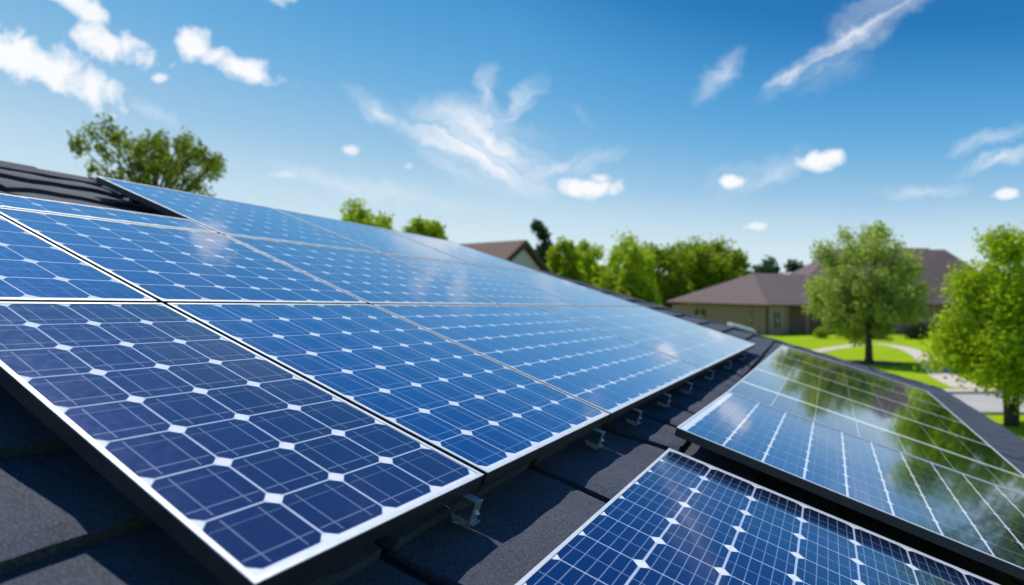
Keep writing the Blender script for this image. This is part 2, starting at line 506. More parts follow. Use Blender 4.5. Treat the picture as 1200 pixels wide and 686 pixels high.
# ------------------------------------------------------------------ our roof
GZ = 0.0
ridge_a, ridge_b = P1(UMIN, VRIDGE, DR), P1(URIDGE, VRIDGE, DR)
house = empty('house', (P1(8, 1, DR).x, P1(8, 1, DR).y, GZ), 'low house under the camera whose charcoal tiled roof carries the solar panels', 'house')
def build_roof():
    mb = MB()
    joints = [UMIN, -2.3, -1.05, .48, 1.76, 2.97, 4.24, 4.92, 5.62, 6.28, 6.98, 7.66, 8.36, 9.06, 9.78]
    while joints[-1] < 26: joints.append(joints[-1] + .72)
    courses = []
    v = VRIDGE
    while v > VMIN + .1:
        courses.append((max(v - .502, VMIN), v)); v -= .502
    def lift(u, v):
        return .010 * math.sin(u * 3.1 + 1.3 * v) + .012 * math.sin(u * 7.3 + 2.0) * math.sin(v * 9.1 + .7) + .006 * math.sin(u * 17.0)
    for (v0, v1) in courses:
        near = v1 > -1.2
        for ua, ub in zip(joints, joints[1:]):
            lo, hi = min(ub, hip(v0)), min(ub, hip(v1))
            if hi < ua + .12: continue
            g = .042 if ua < 4.5 else .026
            nu, nv = (14, 8) if (near and ua < 10) else (2, 1)
            tilt = random.uniform(-.006, .006)
            i0 = len(mb.v)
            edge = [random.uniform(-.006, .006) for _ in range(nu + 1)]
            for j in range(nv + 1):
                t = j / nv
                ue = lo + (hi - lo) * t
                for i in range(nu + 1):
                    uu = ua + g + (ue - ua - 2 * g) * i / nu
                    vv = v0 - .012 + (v1 - v0 + .03) * t + (edge[i] if j == 0 else 0)
                    e = 0.0
                    if nu > 2 and i in (0, nu): e += .012
                    if nu > 2 and j == 0: e += .010
                    mb.v.append(P1(uu, vv, DR - .045 + .050 * t + lift(uu, vv) * .5 + tilt * (i / nu) + e))
            w = nu + 1
            for j in range(nv):
                for i in range(nu):
                    a = i0 + j * w + i
                    mb.f.append((a, a + 1, a + 1 + w, a + w)); mb.uv.append([(0, 0)] * 4)
            ring = [i0 + i for i in range(w)] + [i0 + j * w + nu for j in range(1, nv + 1)] + [i0 + nv * w + i for i in range(nu - 1, -1, -1)] + [i0 + j * w for j in range(nv - 1, 0, -1)]
            k0 = len(mb.v)
            for r in ring: mb.v.append(mb.v[r] - N * (.055 * SC))
            m = len(ring)
            for q in range(m):
                mb.f.append((ring[q], k0 + q, k0 + (q + 1) % m, ring[(q + 1) % m])); mb.uv.append([(0, 0)] * 4)
    roof = mb.build('roof', M['tile'], house)
    # decking under the tiles
    mb = MB()
    hp = lambda v, d: P1(hip(v), v, DR + d)
    mb.hexa([P1(UMIN, VMIN, DR + .10), hp(VMIN, .10), hp(VRIDGE, .10), P1(UMIN, VRIDGE, DR + .10)],
            [P1(UMIN, VMIN, DR + .04), hp(VMIN, .04), hp(VRIDGE - .02, .04), P1(UMIN, VRIDGE - .02, DR + .04)])
    sub(mb, 'roof_deck', M['under'], roof)
    # far slope and hipped end
    W = Vector((V.x, V.y, -V.z))
    L = (VRIDGE - VMIN) * SC
    dz = Vector((0, 0, .08))
    corner = hp(VMIN, 0) - N * .03
    top = ridge_b - N * .03
    back = ridge_b + W * L + (corner - top).dot(U) * U - N * .03
    a0 = ridge_a - N * .01
    mb = MB()
    t = [a0, a0 + W * L, back, top]
    mb.hexa([p - dz for p in t][::-1], t[::-1])
    mb.poly([corner, back, top]); mb.poly([corner - dz, top - dz, back - dz])
    sub(mb, 'back_slope', M['tile'], roof)
    mb = MB()
    def caps(p0, p1, d1, d2, n):
        for k in range(n):
            p = p0.lerp(p1, k / n); q = p0.lerp(p1, (k + .985) / n)
            th = Vector((0, 0, .022)); up = Vector((0, 0, .032 + .008 * (k % 2)))
            mb.hexa([p + d1, q + d1, q, p], [p + d1 + th, q + d1 + th, q + up, p + up])
            mb.hexa([p, q, q + d2, p + d2], [p + up, q + up, q + d2 + th, p + d2 + th])
    caps(ridge_a, ridge_b, V * -.10, W * .10, 28)
    hd = (hp(VMIN, 0) - ridge_b).normalized()
    caps(ridge_b, hp(VMIN, 0) + N * .0, (hd.cross(N)).normalized() * .08 * (1 if hd.cross(N).dot(U) < 0 else -1), (U * .9 - Vector((0, 0, .3))).normalized() * .08, 34)
    sub(mb, 'ridge_cap', M['tile'], roof)
    # walls (set in from the eaves)
    g = lambda p: Vector((p.x, p.y, GZ))
    a, b_ = P1(UMIN + .6, VMIN + .9, DR + .14), P1(hip(VMIN) - .9, VMIN + .9, DR + .14)
    zt = a.z
    c = back - U * .55 - Vector((W.x, W.y, 0)).normalized() * .5; d = a0 + W * (L - .5) + U * .37
    c.z = d.z = zt
    mb = MB()
    for p, q in ((a, b_), (b_, c), (c, d)):
        mb.poly([g(p), g(q), q, p])
    ra = ridge_a + U * .37 - Vector((0, 0, .12))
    mb.poly([g(d), g(a), a, ra, d])
    mb.build('wall', M['beige'], house)
    mb = MB()
    e0, e1 = P1(UMIN, VMIN, DR + .10), P1(hip(VMIN), VMIN, DR + .10)
    mb.box((e0 + e1) / 2, (e1 - e0) / 2, V * .012, N * .06)
    mb.box((e1 + back) / 2 - Vector((0, 0, .05)), (back - e1) / 2, U * .012, Vector((0, 0, .06)))
    mb.build('fascia_board', M['blackmetal'], house)
build_roof()
# pale metal flashing lying on the far hip
mb = MB()
f0, f1 = P1(hip(1.50) + .02, 1.50, DR - .09), P1(hip(.95) + .02, .95, DR - .09)
fd = (f1 - f0).normalized()
mb.box((f0 + f1) / 2, (f1 - f0) / 2, fd.cross(N) * .07, N * .02)
mb.box((f0 + f1) / 2 + N * .028, (f1 - f0) / 2, fd.cross(N) * .02, N * .008)
o = mb.build('roof_flashing', M['white'])
tag(o, 'short pale metal flashing strip on the far edge of the dark roof', 'flashing')

# ------------------------------------------------------------------ solar panels
LIP = .010 / SC
TH = .036 / SC
def bil(c, a, b, D, P):
    (u0, v0), (u1, v1), (u2, v2), (u3, v3) = c
    u = (1 - a) * (1 - b) * u0 + a * (1 - b) * u1 + a * b * u2 + (1 - a) * b * u3
    v = (1 - a) * (1 - b) * v0 + a * (1 - b) * v1 + a * b * v2 + (1 - a) * b * v3
    return P(u, v, D)
MATS = {}
def panel(c, nu, nv, style, label, group, P=P1, D=1.0, m=(.030, .030, .046, .030), gap=.030):
    """c: four (u, v) corners from the lower near one, counter-clockwise.  m: margins near, far, low, high."""
    NN = N if P is P1 else N2
    w = (Vector(c[1]) - Vector(c[0])).length; w2 = (Vector(c[2]) - Vector(c[3])).length
    h = (Vector(c[3]) - Vector(c[0])).length
    W = (w + w2) / 2
    ga, gb = gap / 2 / W, gap / 2 / h
    q = lambda a, b, d: bil(c, a, b, D + d, P)
    cen = q(.5, .5, TH)
    root = empty('solar_panel', cen, label, 'solar panel', group)
    def rails(mb, a0, a1, b0, b1, la, lb, d0, d1):
        # frame of four mitred bars between outer and inner rectangle
        o = [(a0, b0), (a1, b0), (a1, b1), (a0, b1)]
        i = [(a0 + la, b0 + lb), (a1 - la, b0 + lb), (a1 - la, b1 - lb), (a0 + la, b1 - lb)]
        for k in range(4):
            k2 = (k + 1) % 4
            ring = [o[k], o[k2], i[k2], i[k]]
            mb.hexa([q(*p, d1) for p in ring], [q(*p, d0) for p in ring])
    la, lb = LIP / W, LIP / h
    mb = MB(); rails(mb, ga, 1 - ga, gb, 1 - gb, la, lb, .0, .004)
    mb.build('frame_rim', M['silver'], root)
    mb = MB(); rails(mb, ga + .0016 / W, 1 - ga - .0016 / W, gb + .0016 / h, 1 - gb - .0016 / h, la * .9, lb * .9, .0045, TH)
    mb.build('frame', M['blackmetal'], root)
    key = (nu, nv, style)
    if key not in MATS: MATS[key] = cell_material('cells_%s' % style, nu, nv, STY[style])
    mb = MB()
    a0, a1, b0, b1 = ga + la * .95, 1 - ga - la * .95, gb + lb * .95, 1 - gb - lb * .95
    ua = lambda a: (a * W - m[0]) / (W - m[0] - m[1]) * nu
    vb = lambda b: (b * h - m[2]) / (h - m[2] - m[3]) * nv
    K = 10
    sag = lambda a, b: .0
    for i in range(K):
        for j in range(K):
            A0, A1 = a0 + (a1 - a0) * i / K, a0 + (a1 - a0) * (i + 1) / K
            B0, B1 = b0 + (b1 - b0) * j / K, b0 + (b1 - b0) * (j + 1) / K
            pts = [(A0, B0), (A1, B0), (A1, B1), (A0, B1)]
            mb.face([q(a, b, .0028) for a, b in pts], [(ua(a), vb(b)) for a, b in pts])
    mb.build('cell_sheet', MATS[key], root)
    mb = MB()
    pts = [(a0, b0), (a1, b0), (a1, b1), (a0, b1)]
    mb.face([q(a, b, .012) for a, b in reversed(pts)])
    mb.build('backsheet', M['white'], root)
    return root

STY = {
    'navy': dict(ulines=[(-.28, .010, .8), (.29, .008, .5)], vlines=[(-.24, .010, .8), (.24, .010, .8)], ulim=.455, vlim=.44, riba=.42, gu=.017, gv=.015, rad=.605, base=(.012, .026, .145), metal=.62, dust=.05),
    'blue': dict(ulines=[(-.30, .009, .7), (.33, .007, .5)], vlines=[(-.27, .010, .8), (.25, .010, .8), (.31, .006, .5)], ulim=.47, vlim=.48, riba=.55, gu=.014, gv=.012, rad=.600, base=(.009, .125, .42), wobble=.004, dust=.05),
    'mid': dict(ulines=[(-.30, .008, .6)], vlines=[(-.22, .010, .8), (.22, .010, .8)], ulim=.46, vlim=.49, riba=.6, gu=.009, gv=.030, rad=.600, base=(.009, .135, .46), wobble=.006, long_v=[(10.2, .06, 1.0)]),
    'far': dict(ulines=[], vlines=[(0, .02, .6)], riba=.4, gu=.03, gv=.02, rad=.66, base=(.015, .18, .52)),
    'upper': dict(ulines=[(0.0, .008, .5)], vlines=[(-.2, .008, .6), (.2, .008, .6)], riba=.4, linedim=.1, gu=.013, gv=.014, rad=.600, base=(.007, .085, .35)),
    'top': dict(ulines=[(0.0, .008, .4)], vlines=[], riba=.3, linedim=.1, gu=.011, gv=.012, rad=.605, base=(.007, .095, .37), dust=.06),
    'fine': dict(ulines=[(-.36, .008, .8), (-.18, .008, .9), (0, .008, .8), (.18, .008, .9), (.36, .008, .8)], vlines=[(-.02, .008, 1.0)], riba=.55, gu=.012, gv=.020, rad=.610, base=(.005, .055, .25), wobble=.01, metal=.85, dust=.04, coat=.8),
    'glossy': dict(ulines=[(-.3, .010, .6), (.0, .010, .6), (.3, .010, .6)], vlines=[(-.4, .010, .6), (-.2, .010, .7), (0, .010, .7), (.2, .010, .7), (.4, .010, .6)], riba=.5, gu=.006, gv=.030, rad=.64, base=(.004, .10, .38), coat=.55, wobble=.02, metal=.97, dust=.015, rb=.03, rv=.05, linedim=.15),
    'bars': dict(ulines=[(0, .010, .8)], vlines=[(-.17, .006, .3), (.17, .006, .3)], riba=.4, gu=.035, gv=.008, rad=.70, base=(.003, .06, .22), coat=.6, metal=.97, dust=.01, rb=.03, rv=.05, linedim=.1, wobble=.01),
}
vb = lambda u: .865 - .025 * u          # bottom edge
vr = lambda u: 2.745 - .012 * u         # between lowest and middle row
GM = 'solar panels of the large array on the roof'
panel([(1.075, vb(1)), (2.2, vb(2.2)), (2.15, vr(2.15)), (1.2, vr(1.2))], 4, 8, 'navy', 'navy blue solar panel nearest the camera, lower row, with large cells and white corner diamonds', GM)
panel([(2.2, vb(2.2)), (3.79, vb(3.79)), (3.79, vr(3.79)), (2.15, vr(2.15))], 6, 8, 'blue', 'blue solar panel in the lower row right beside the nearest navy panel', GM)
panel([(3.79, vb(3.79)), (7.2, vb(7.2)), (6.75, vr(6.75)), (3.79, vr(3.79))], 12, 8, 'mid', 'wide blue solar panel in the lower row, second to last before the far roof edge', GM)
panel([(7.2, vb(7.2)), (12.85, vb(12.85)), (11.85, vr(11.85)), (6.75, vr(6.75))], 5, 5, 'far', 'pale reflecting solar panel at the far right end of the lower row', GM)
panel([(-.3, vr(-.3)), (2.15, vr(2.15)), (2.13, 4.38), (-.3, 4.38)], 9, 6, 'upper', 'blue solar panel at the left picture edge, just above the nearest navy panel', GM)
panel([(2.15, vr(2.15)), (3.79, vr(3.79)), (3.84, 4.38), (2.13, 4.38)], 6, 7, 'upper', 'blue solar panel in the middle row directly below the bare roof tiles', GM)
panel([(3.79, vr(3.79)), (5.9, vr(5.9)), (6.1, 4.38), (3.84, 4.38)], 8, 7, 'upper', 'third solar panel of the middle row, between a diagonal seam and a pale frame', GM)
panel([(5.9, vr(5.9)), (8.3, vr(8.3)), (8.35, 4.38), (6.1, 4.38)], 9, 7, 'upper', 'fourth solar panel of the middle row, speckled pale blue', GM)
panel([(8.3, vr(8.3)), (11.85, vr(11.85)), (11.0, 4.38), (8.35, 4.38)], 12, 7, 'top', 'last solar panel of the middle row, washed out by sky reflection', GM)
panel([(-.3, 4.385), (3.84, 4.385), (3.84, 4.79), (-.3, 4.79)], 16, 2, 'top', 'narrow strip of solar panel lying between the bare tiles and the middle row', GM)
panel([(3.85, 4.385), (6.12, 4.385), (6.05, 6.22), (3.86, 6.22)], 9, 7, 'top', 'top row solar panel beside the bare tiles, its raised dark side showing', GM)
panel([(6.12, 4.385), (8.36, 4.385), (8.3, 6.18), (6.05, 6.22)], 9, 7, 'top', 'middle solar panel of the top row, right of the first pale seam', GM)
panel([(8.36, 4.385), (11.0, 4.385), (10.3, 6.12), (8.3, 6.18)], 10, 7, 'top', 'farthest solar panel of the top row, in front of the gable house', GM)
GR = 'solar panels of the smaller array on the right'
D1, D2 = 1.14, 1.03
k = D1
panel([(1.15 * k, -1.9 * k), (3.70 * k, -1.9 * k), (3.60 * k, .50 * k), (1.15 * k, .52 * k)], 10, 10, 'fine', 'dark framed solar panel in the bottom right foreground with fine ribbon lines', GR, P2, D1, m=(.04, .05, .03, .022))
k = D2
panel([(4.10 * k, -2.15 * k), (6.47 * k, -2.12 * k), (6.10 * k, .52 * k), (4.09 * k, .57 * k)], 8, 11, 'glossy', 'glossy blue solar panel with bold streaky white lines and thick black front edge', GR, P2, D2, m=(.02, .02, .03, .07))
panel([(6.47 * k, -2.12 * k), (14.3 * k, -2.18 * k), (13.85 * k, .47 * k), (6.10 * k, .52 * k)], 5.4, 7, 'bars', 'long dark solar panel with parallel white bars mirroring the trees', GR, P2, D2, m=(-.55, .2, .03, .03))

# rails that carry the panels
def rail(p, q, nn, label, group='black rails under the solar panels'):
    mb = MB()
    d = (q - p)
    side = nn.cross(d.normalized())
    mb.box((p + q) / 2, d / 2, side * .018, nn * .018)
    o = mb.build('mounting_rail', M['blackmetal'])
    tag(o, label, 'rail', group)
HR = TH + .030
for v, u0, u1, nm in ((1.25, 1.2, 12.2, 'lowest black rail hidden under the lower row of panels'), (2.3, 1.3, 11.8, 'black rail under the upper half of the lower panel row'),
                  (3.1, -.2, 11.3, 'black rail under the lower half of the middle panel row'), (3.95, -.2, 11.0, 'black rail under the upper half of the middle panel row'),
                  (4.6, -.2, 10.7, 'black rail under the narrow panel strip below the bare tiles'), (5.75, 3.95, 10.3, 'topmost black rail under the top row of panels')):
    rail(P1(u0, v, 1 + HR), P1(u1, v, 1 + HR), N, nm)

# steel clips along the lower edge of the big array
def clip(u, lab):
    v = vb(u) - .035
    base = P1(u, v, 1.165)
    root = empty('mounting_clip', base, lab, 'clip', 'steel clips under the lower edge of the large array')
    mb = MB()
    a, b = P1(u, v, 1.165), P1(u, v, 1.0 + TH + .002)
    h = (b - a).length
    hw = .017
    up, out_ = N, -V
    # upright plate with a lip at the foot and a hook at the top
    mb.box(a + up * h / 2, U * hw, out_ * .0018, up * (h / 2))
    mb.box(a + up * .012 + out_ * .006, U * hw, out_ * .006, up * .0025)
    mb.build('plate', M['clip'], root, bevel=.0012)
    mb = MB()
    mb.box(a + up * (h - .004) - out_ * .026, U * hw * .7, out_ * .025, up * .003)
    mb.box(a + up * .008 - out_ * .026 - U * (hw - .002), U * .0018, out_ * .022, up * .006)
    mb.build('arm', M['clip'], root, bevel=.001)
    mb = MB()
    mb.box(a - out_ * .022 + up * .001, U * .018, out_ * .020, up * .002)
    mb.build('foot', M['clip'], root)
    mb = MB()
    c = a + up * h * .55 + out_ * .002
    mb.tube([c, c + out_ * .005], [.0055, .0050], 6)
    mb.tube([c + out_ * .005, c + out_ * .009], [.0030, .0026], 8)
    mb.build('bolt', M['silver'], root)
for u, lab in ((2.10, 'nearest steel clip, below the seam of the navy panel'), (3.58, 'second steel clip, under the corner of the blue panel'),
               (4.42, 'third steel clip from the camera, right beyond the blue panel corner'), (5.35, 'fourth steel clip from the camera, under the wide panel'),
               (6.3, 'fifth steel clip from the camera under the wide panel'), (7.65, 'sixth steel clip, just past the last dark seam'),
               (9.2, 'seventh steel clip, under the far pale panel'), (10.9, 'farthest steel clip under the end of the array')):
    clip(u, lab)

# ------------------------------------------------------------------ ground
def gp(x, y):
    r = ray(x, y); t = -EYE.z / r.z
    p = EYE + r * t
    return Vector((p.x, p.y, 0))
def at(x, y, dist):
    """point seen at pixel (x, y) at forward distance dist"""
    r = ray(x, y)
    return EYE + r * (dist / r.y)
def sheet(name, pts, z, mat, kind='structure'):
    me = bpy.data.meshes.new(name)
    me.from_pydata([(p.x, p.y, z) for p in pts], [], [tuple(range(len(pts)))])
    me.materials.append(mat)
    o = bpy.data.objects.new(name, me); COL.objects.link(o)
    return tag(o, kind=kind)
def ribbon(name, left, right, z, mat):
    me = bpy.data.meshes.new(name)
    n = len(left)
    me.from_pydata([(p.x, p.y, z) for p in left + right], [], [(i, n + i, n + i + 1, i + 1) for i in range(n - 1)])
    me.materials.append(mat)
    o = bpy.data.objects.new(name, me); COL.objects.link(o)
    return tag(o, kind='structure')
sheet('ground', [Vector((-1500, -400, 0)), Vector((1500, -400, 0)), Vector((1500, 2500, 0)), Vector((-1500, 2500, 0))], 0, M['grass'])
# curved garden path
cl = [(900, 420, 1.5), (955, 412, 1.4), (985, 407, 1.4), (1015, 403.5, 1.5), (1040, 404.5, 1.6), (1062, 409, 1.6), (1080, 417, 1.6), (1094, 430, 1.5), (1108, 442, 1.4), (1135, 455, 1.4)]
pts = [gp(x, y) for x, y, w in cl]
def smooth_line(p, n=6):
    out = []
    for i in range(len(p) - 1):
        p0, p1, p2, p3 = p[max(i - 1, 0)], p[i], p[i + 1], p[min(i + 2, len(p) - 1)]
        for k in range(n):
            t = k / n
            out.append(.5 * ((2 * p1) + (p2 - p0) * t + (2 * p0 - 5 * p1 + 4 * p2 - p3) * t * t + (3 * p1 - p0 - 3 * p2 + p3) * t ** 3))
    return out + [p[-1]]
sm = smooth_line(pts)
lf, rt = [], []
for i, p in enumerate(sm):
    d = (sm[min(i + 1, len(sm) - 1)] - sm[max(i - 1, 0)]).normalized()
    s = Vector((d.y, -d.x, 0)) * .68
    lf.append(p - s); rt.append(p + s)
ribbon('garden_path', lf, rt, .012, M['path'])
# road with sidewalk and kerbs
yr0, yr1 = gp(1130, 463).y, gp(1130, 486).y
sheet('sidewalk', [Vector((8, yr0 + .25, 0)), Vector((8, yr0 + 1.6, 0)), Vector((120, yr0 + 3.6, 0)), Vector((120, yr0 + 2.25, 0))][::-1], .016, M['path'])
sheet('road', [Vector((-60, yr1, 0)), Vector((160, yr1, 0)), Vector((160, yr0 + 2, 0)), Vector((-60, yr0 - .6, 0))], .004, M['road'])
for nm, a, b in (('far_kerb', Vector((-60, yr0 - .6, 0)), Vector((160, yr0 + 2, 0))), ('near_kerb', Vector((-60, yr1, 0)), Vector((160, yr1, 0)))):
    mb = MB(); d = (b - a).normalized(); s = Vector((-d.y, d.x, 0))
    mb.box((a + b) / 2 + Vector((0, 0, .05)), (b - a) / 2, s * .09, Vector((0, 0, .07)))
    tag(mb.build(nm, M['curb']), kind='structure')

# ------------------------------------------------------------------ trees
def leaves(name, clumps, per, size, mat, parent, zs=1.0, flat=.6):
    """many small leaf faces spread through a set of clumps (centre, radius)"""
    cs = np.array([c for c, r in clumps]); rs = np.array([r for c, r in clumps])
    w = rs ** 2 / (rs ** 2).sum()
    n = per
    idx = rng.choice(len(cs), n, p=w)
    d = rng.normal(size=(n, 3)); d /= np.linalg.norm(d, axis=1)[:, None]
    r = rng.random(n) ** .45 * (1 + .55 * rng.random(n) ** 5)
    p = cs[idx] + d * (rs[idx] * r)[:, None] * np.array([1, 1, zs])
    nrm = rng.normal(size=(n, 3)) * flat + d * .5 + np.array([0, 0, .35]); nrm /= np.linalg.norm(nrm, axis=1)[:, None]
    a = np.cross(nrm, rng.normal(size=(n, 3))); a /= np.linalg.norm(a, axis=1)[:, None]
    b = np.cross(nrm, a)
    s = size * (.55 + .9 * rng.random(n))[:, None]
    bend = nrm * s * .25
    v = np.stack([p - a * s, p - b * s * .55 + bend, p + a * s, p + b * s * .55 + bend], 1).reshape(-1, 3)
    v -= np.array(parent.location)
    me = bpy.data.meshes.new(name)
    me.from_pydata(v.tolist(), [], np.arange(4 * n).reshape(-1, 4).tolist())
    me.materials.append(mat)
    o = bpy.data.objects.new(name, me); COL.objects.link(o); o.parent = parent
    return o

def tree(px, dist, top_y, bot_y, half_px, label, mat, group=None, shape='round', n=5200, leaf=None, nclump=60, forks=1, kind='tree', crad=.30, base_z=0.0, cx=None):
    k = dist / FPX
    base = at(px, 400, dist); base.z = base_z
    ctop, cbot = at(px, top_y, dist).z, at(px, bot_y, dist).z
    hw = half_px * k
    root = empty(kind, base, label, 'tree', group)
    ccx = base.x if cx is None else at(cx, 400, dist).x
    ch = ctop - cbot
    cen = np.array([ccx, base.y, (ctop + cbot) / 2])
    clumps = []
    tips = []
    for i in range(nclump):
        for _ in range(60):
            q = rng.uniform(-1, 1, 3)
            z = q[2]; rad = math.hypot(q[0], q[1])
            if shape == 'round': lim = math.sqrt(max(0, 1 - abs(z) ** 2.2))
            elif shape == 'oval': lim = math.sqrt(max(0, 1 - abs(z) ** 2.0)) * (1 - .22 * z)
            elif shape == 'cone': lim = (1 - (z + 1) / 2) ** .62 * min(1, (z + 1.06) * 3.2)
            elif shape == 'vase': lim = (.45 + .55 * (z + 1) / 2) * math.sqrt(max(0, 1 - max(z, 0) ** 4)) if z < .98 else 0
            elif shape == 'spiky': lim = (1 - (z + 1) / 2) ** .75 * .9 + .12
            if rad < lim and rad > lim * .25 * rng.random(): break
        cr = hw * crad * rng.uniform(.6, 1.15) * (1.0 if shape != 'spiky' else (1.1 - .5 * (z + 1) / 2))
        s = 1 - .6 * crad
        c = cen + np.array([q[0] * hw * s, q[1] * hw * s, z * (ch / 2 - cr * .25)])
        clumps.append((c, cr)); tips.append(c)
    leaf = leaf or max(.05, 2.4 * k)
    leaves('crown', clumps, n, leaf, mat, root, zs={'spiky': 1.9, 'vase': 1.45}.get(shape, 1.0))
    mb = MB()
    r0 = max(.07, hw * .055)
    hub = Vector((base.x * .6 + ccx * .4, base.y, cbot + ch * .22))
    fk = []
    for f in range(forks):
        off = (f - (forks - 1) / 2) * r0 * 2.2
        mid = Vector((base.x + off, base.y, (base_z + hub.z) * .5))
        h2 = hub + Vector((off * 2.2, 0, 0))
        mb.tube([base + Vector((off * .4, 0, -.1)), base + Vector((off * .7, 0, .4)), mid, h2], [r0 * 1.5 / forks ** .5, r0 * 1.1 / forks ** .5, r0 * .9 / forks ** .5, r0 * .62 / forks ** .5], 9)
        fk.append(h2)
    for i, c in enumerate(tips[::2]):
        h2 = fk[i % forks]
        c = Vector(c)
        m1 = h2.lerp(c, .5) + Vector((0, 0, -.06 * (c - h2).length)) + Vector(rng.normal(size=3) * hw * .03)
        mb.tube([h2 + Vector((0, 0, rng.uniform(-.1, .1) * ch)), m1, c], [r0 * .42, r0 * .25, r0 * .07], 5)
    mb.build('trunk', M['bark'], root, smooth=True)
    return root

F = {
    'olive': foliage('olive_leaves', (.11, .17, .016), (.27, .34, .035), .5),
    'bluegreen': foliage('blue_green_leaves', (.04, .10, .055), (.085, .16, .07)),
    'lime': foliage('lime_leaves', (.25, .40, .012), (.50, .62, .03), .52),
    'pale': foliage('pale_green_leaves', (.17, .27, .04), (.58, .66, .20), .48),
    'spring': foliage('spring_leaves', (.24, .36, .018), (.50, .60, .045), .55),
    'mid': foliage('mid_green_leaves', (.17, .27, .018), (.38, .48, .034), .5),
    'dark': foliage('dark_shrub_leaves', (.018, .035, .010), (.035, .060, .014), .25),
}
# behind our ridge
tree(179, 21, 154, 268, 97, 'open olive green tree behind the roof ridge on the left', F['olive'], None, 'vase', 8500, leaf=.068, nclump=95, crad=.095)
GB = 'trees just above the top row of panels'
tree(428, 42, 240, 310, 49, 'left one of two small green trees peeping over the top panel row', F['spring'], GB, 'round', 5500, nclump=34, crad=.26)
tree(496, 44, 253, 320, 33, 'right and smaller of two green trees peeping over the top panel row', F['spring'], GB, 'round', 4200, nclump=22, crad=.30)
GT = 'trees in the belt beyond the roof'
tree(630, 62, 262, 385, 26, 'dark blue green tree right behind the gable of the small house', F['bluegreen'], GT, 'oval', 8500, nclump=56, crad=.28)
tree(661, 50, 273, 402, 27, 'yellow green tree in front of the dark blue green tree', F['spring'], GT, 'oval', 8500, nclump=60, crad=.30)
tree(690, 58, 284, 402, 30, 'low light green tree with rounded top left of the tall spiky one', F['lime'], GT, 'oval', 8000, nclump=60, crad=.30)
tree(716, 54, 280, 402, 30, 'light green tree pressed against the tall spiky tree', F['spring'], GT, 'spiky', 9000, nclump=70, crad=.30)
tree(748, 48, 266, 415, 40, 'tall spiky light green tree with wispy top shoots', F['spring'], GT, 'spiky', 17000, nclump=130, crad=.25)
tree(674, 78, 287, 395, 40, 'broad yellow green tree filling the gap behind the low light ones', F['lime'], GT, 'round', 9000, nclump=60, crad=.3)
tree(728, 82, 281, 395, 42, 'broad green tree filling the gap behind the tall spiky one', F['spring'], GT, 'round', 9000, nclump=60, crad=.3)
tree(778, 112, 285, 376, 36, 'dull green tree between the spiky tree and the round one', F['mid'], GT, 'round', 8000, nclump=50)
tree(822, 122, 282, 374, 48, 'broad round green tree behind the left wing of the long house', F['mid'], GT, 'round', 12000, nclump=70)
tree(858, 128, 295, 372, 30, 'small round green tree right of the broad green tree', F['mid'], GT, 'round', 6000, nclump=36)
tree(897, 160, 307, 366, 30, 'distant tree over the left wing roof', F['bluegreen'], GT, 'round', 3600, nclump=26)
tree(930, 160, 304, 366, 26, 'distant tree where the two house roofs meet', F['bluegreen'], GT, 'round', 3600, nclump=26)
tree(970, 130, 284, 360, 24, 'dark green treetop just over the main house roof', F['mid'], GT, 'round', 4200, nclump=26)
tree(1018, 42.5, 258, 404, 71, 'rounded pale green tree standing on the lawn before the long house', F['pale'], None, 'oval', 21000, leaf=.12, nclump=140, crad=.19)
tree(1184, 20.6, 244, 462, 100, 'bright lime green tree with forked trunk at the right edge of the lawn', F['lime'], None, 'cone', 24000, leaf=.075, nclump=150, crad=.2, forks=2)
# further trees just outside the right edge, mirrored in the panels
tree(1335, 24, 110, 440, 120, 'lime green tree farther along the street beyond the forked tree', F['mid'], None, 'oval', 8000, leaf=.12, nclump=80, crad=.22)

# far wood closing the horizon
wood_root_pts = []
cl_ = []
for i in range(150):
    x = rng.uniform(-420, 520); y = rng.uniform(230, 300)
    cl_.append((np.array([x, y, rng.uniform(1.5, 7.5)]), rng.uniform(4, 7)))
wr = bpy.data.objects.new('distant_wood', None)
class _P: pass
pp = _P(); pp.location = (0, 0, 0)
def far_wood():
    n = 26000
    cs = np.array([c for c, r in cl_]); rs = np.array([r for c, r in cl_])
    idx = rng.integers(0, len(cs), n)
    d = rng.normal(size=(n, 3)); d /= np.linalg.norm(d, axis=1)[:, None]
    p = cs[idx] + d * (rs[idx] * rng.random(n) ** .4)[:, None]
    p[:, 2] = np.abs(p[:, 2])
    a = rng.normal(size=(n, 3)); a /= np.linalg.norm(a, axis=1)[:, None]
    b = np.cross(a, rng.normal(size=(n, 3))); b /= np.linalg.norm(b, axis=1)[:, None]
    s = .9
    v = np.stack([p - a * s, p - b * s, p + a * s, p + b * s], 1).reshape(-1, 3)
    me = bpy.data.meshes.new('distant_wood')
    me.from_pydata(v.tolist(), [], np.arange(4 * n).reshape(-1, 4).tolist())
    me.materials.append(F['mid'])
    o = bpy.data.objects.new('distant_wood', me); COL.objects.link(o)
    tag(o, 'far low belt of green woodland along the horizon', 'woodland', kind='stuff')
far_wood()
bpy.data.objects.remove(wr)

def shrub(px, dist, w_px, h_m, label, mat, group='shrubs in front of the long house', n=1100):
    b = at(px, 400, dist); b.z = 0
    root = empty('shrub', b, label, 'shrub', group)
    k = dist / FPX
    hw = w_px / 2 * k
    cl = [(np.array([b.x + rng.uniform(-.6, .6) * hw, b.y + rng.uniform(-.5, .5) * hw, h_m * rng.uniform(.3, .68)]), min(hw, h_m) * rng.uniform(.32, .5)) for _ in range(9)]
    leaves('foliage', cl, n, .10, mat, root)
    mb = MB()
    for c, r in cl[:5]:
        mb.tube([b, Vector(c)], [.03, .01], 5)
    mb.build('stem', M['bark'], root)

